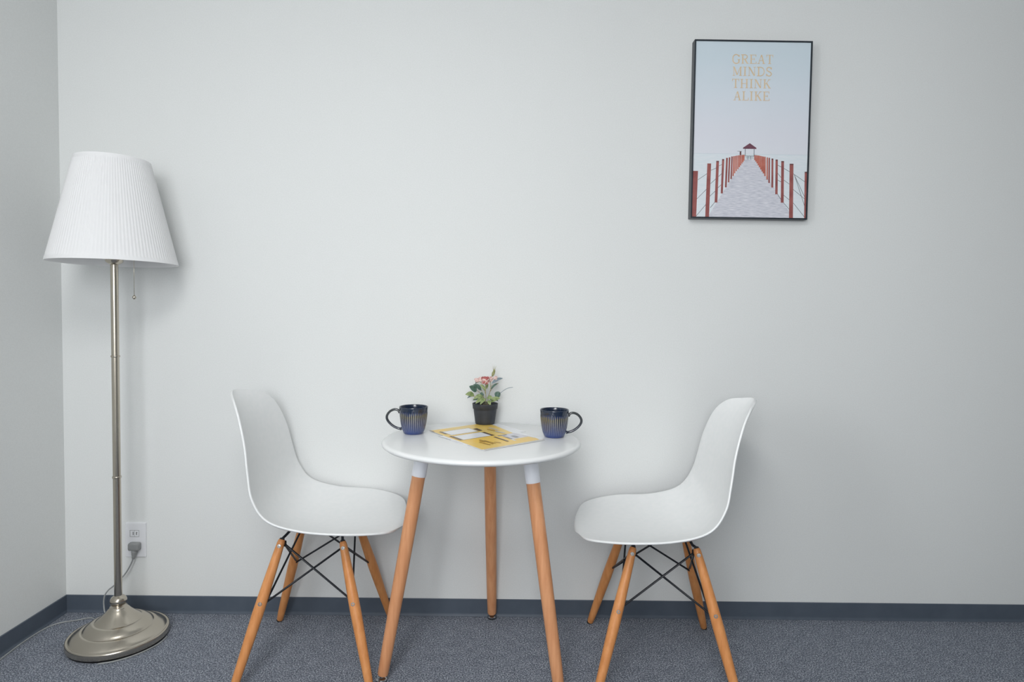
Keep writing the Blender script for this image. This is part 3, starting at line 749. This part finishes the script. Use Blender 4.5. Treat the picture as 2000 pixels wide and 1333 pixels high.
# ropes
for a, b_ in (((147, 1008), (208, 966)), ((232, 945), (268, 928)), ((284, 915), (306, 905)), ((140, 1135), (206, 1067)), ((230, 1032), (265, 1000)), ((282, 985), (305, 962)), ((138, 1246), (202, 1168)), ((226, 1115), (262, 1080)), ((280, 1058), (303, 1035)), ((230, 1190), (262, 1150)),
              ((711, 926), (748, 946)), ((670, 905), (694, 916)), ((773, 960), (848, 1010)), ((773, 1062), (848, 1122)), ((775, 1150), (850, 1242)), ((712, 1002), (748, 1028)), ((708, 1098), (748, 1130)), ((704, 1142), (748, 1192)), ((668, 1090), (694, 1130)), ((668, 1000), (694, 1015)), ((668, 955), (692, 985)), ((779, 966), (848, 1108)), ((781, 970), (850, 1170))):
    pline(6, a, b_, 3.2)
left = [(449, 840, 878, 6), (443, 840, 888, 7), (436, 841, 898, 7), (428, 842, 910, 7), (420, 843, 922, 8), (411, 844, 935, 8), (401, 846, 948, 8), (391, 848, 962, 8), (381, 850, 980, 9), (369, 852, 1000, 10), (353, 858, 1022, 10), (336, 862, 1055, 12), (311, 870, 1095, 14), (275, 882, 1155, 18), (220, 900, 1252, 25), (130, 950, 1252, 34)]
for x, t_, b_, w_ in left:
    lean = -(b_ - t_) * .028
    poly(3 if w_ > 9 else 4, [(x - w_ / 2, t_), (x + w_ / 2, t_), (x + w_ / 2 + lean, b_), (x - w_ / 2 + lean, b_)])
    if w_ > 9 and x < 320 and w_ < 20: poly(9, [(x - w_ / 2, t_), (x + w_ / 2, t_), (x + w_ / 2, t_ + 9), (x - w_ / 2, t_ + 9)])
right = [(516, 840, 874, 6), (524, 841, 884, 7), (532, 842, 895, 7), (540, 843, 908, 8), (548, 844, 920, 8), (557, 846, 935, 8), (566, 848, 948, 8), (575, 850, 960, 9), (585, 851, 978, 9), (600, 855, 1000, 9), (613, 857, 1022, 10), (634, 862, 1052, 12), (662, 868, 1095, 15), (701, 877, 1150, 18), (760, 894, 1252, 25), (859, 945, 1252, 24)]
for x, t_, b_, w_ in right:
    poly(3 if w_ > 9 else 4, [(x - w_ / 2, t_), (x + w_ / 2, t_), (x + w_ / 2 + 2, b_), (x - w_ / 2 + 1, b_)])
    if w_ > 11: poly(9, [(x - w_ / 2, t_), (x + w_ / 2, t_), (x + w_ / 2, t_ + 9), (x - w_ / 2, t_ + 9)])
# pavilion and far lantern
poly(5, [(484, 764), (440, 794), (440, 801), (528, 801), (528, 794)])
pline(6, (455, 801), (455, 846), 4); pline(6, (513, 801), (513, 846), 4); pline(6, (455, 848), (513, 848), 4); pline(6, (458, 860), (510, 860), 3); pline(6, (474, 848), (472, 872), 3); pline(6, (490, 848), (493, 872), 3)
pline(9, (424, 818), (424, 842), 10); pline(6, (404, 818), (432, 818), 2.5)
# lettering, slab serif capitals drawn as strokes in a unit box
THK, THN = .15, .065
G = {
 'G': (1.0, [([(.86, .22), (.70, .06), (.48, .0), (.25, .07), (.09, .27), (.07, .5), (.09, .73), (.25, .93), (.48, 1.0), (.72, .95), (.84, .86)], .12), ([(.84, .55), (.84, .93)], THK), ([(.64, .55), (.98, .55)], THN), ([(.88, .03), (.88, .26)], THN)]),
 'R': (.98, [([(.22, 0), (.22, 1)], THK), ([(.04, .03), (.55, .03), (.74, .12), (.78, .27), (.70, .43), (.52, .50), (.22, .50)], .10), ([(.50, .52), (.80, .97)], THK), ([(.04, .97), (.40, .97)], THN), ([(.74, .97), (.98, .97)], THN)]),
 'E': (.88, [([(.20, 0), (.20, 1)], THK), ([(.03, .03), (.80, .03)], THN), ([(.20, .49), (.60, .49)], THN), ([(.03, .97), (.84, .97)], THN), ([(.80, .0), (.80, .24)], THN), ([(.84, .76), (.84, 1.0)], THN), ([(.60, .38), (.60, .62)], THN)]),
 'A': (1.0, [([(.50, .02), (.16, .97)], THN), ([(.52, .02), (.82, .97)], THK), ([(.28, .64), (.70, .64)], THN), ([(.0, .97), (.32, .97)], THN), ([(.64, .97), (1.0, .97)], THN)]),
 'T': (.92, [([(.46, 0), (.46, 1)], THK), ([(.04, .03), (.88, .03)], THN), ([(.06, 0), (.06, .26)], THN), ([(.86, 0), (.86, .26)], THN), ([(.26, .97), (.66, .97)], THN)]),
 'M': (1.22, [([(.18, .03), (.18, .97)], THN), ([(.20, .03), (.60, .90)], THK), ([(.98, .03), (.60, .90)], THN), ([(1.02, .03), (1.02, .97)], THK), ([(.03, .03), (.26, .03)], THN), ([(.94, .03), (1.18, .03)], THN), ([(.03, .97), (.34, .97)], THN), ([(.84, .97), (1.20, .97)], THN)]),
 'I': (.50, [([(.25, 0), (.25, 1)], THK), ([(.04, .03), (.46, .03)], THN), ([(.04, .97), (.46, .97)], THN)]),
 'N': (1.05, [([(.18, .03), (.18, .97)], THN), ([(.20, .03), (.84, .97)], THK), ([(.86, .03), (.86, .97)], THN), ([(.02, .03), (.28, .03)], THN), ([(.70, .03), (1.02, .03)], THN), ([(.02, .97), (.34, .97)], THN)]),
 'D': (1.02, [([(.22, 0), (.22, 1)], THK), ([(.04, .03), (.50, .03), (.76, .12), (.90, .34), (.92, .5), (.90, .66), (.76, .88), (.50, .97), (.04, .97)], .10)]),
 'S': (.82, [([(.70, .22), (.58, .06), (.38, .02), (.20, .08), (.12, .24), (.20, .40), (.42, .50), (.62, .60), (.72, .76), (.62, .92), (.42, .98), (.22, .93), (.10, .78)], .12), ([(.72, .02), (.72, .27)], THN), ([(.09, .73), (.09, .99)], THN)]),
 'H': (1.08, [([(.22, 0), (.22, 1)], THK), ([(.86, 0), (.86, 1)], THK), ([(.22, .49), (.86, .49)], THN), ([(.03, .03), (.41, .03)], THN), ([(.67, .03), (1.05, .03)], THN), ([(.03, .97), (.41, .97)], THN), ([(.67, .97), (1.05, .97)], THN)]),
 'K': (1.0, [([(.22, 0), (.22, 1)], THK), ([(.80, .03), (.26, .56)], THN), ([(.44, .42), (.84, .97)], THK), ([(.03, .03), (.41, .03)], THN), ([(.64, .03), (.96, .03)], THN), ([(.03, .97), (.41, .97)], THN), ([(.68, .97), (1.0, .97)], THN)]),
 'L': (.86, [([(.22, 0), (.22, 1)], THK), ([(.03, .03), (.42, .03)], THN), ([(.03, .97), (.82, .97)], THN), ([(.81, .70), (.81, 1.0)], THN)]),
}
for word, x0, x1, y0, y1 in (('GREAT', 362, 630, 190, 249), ('MINDS', 364, 624, 269, 328), ('THINK', 362, 616, 348, 407), ('ALIKE', 372, 609, 428, 487)):
    gap = .10; tot = sum(G[c][0] for c in word) + gap * (len(word) - 1); s_ = (x1 - x0) / tot; h_ = y1 - y0; x = x0
    for c in word:
        for pts_, th in G[c][1]:
            for a, b_ in zip(pts_[:-1], pts_[1:]):
                pa = Vector((x + a[0] * s_, y0 + a[1] * h_)); pb = Vector((x + b_[0] * s_, y0 + b_[1] * h_))
                if len(pts_) > 2:
                    d = (pb - pa).normalized(); pa = pa - d * th * 8; pb = pb + d * th * 8
                pline(7, pa, pb, th * 52)
        x += (G[c][0] + gap) * s_
q.build('picture', PM, post)
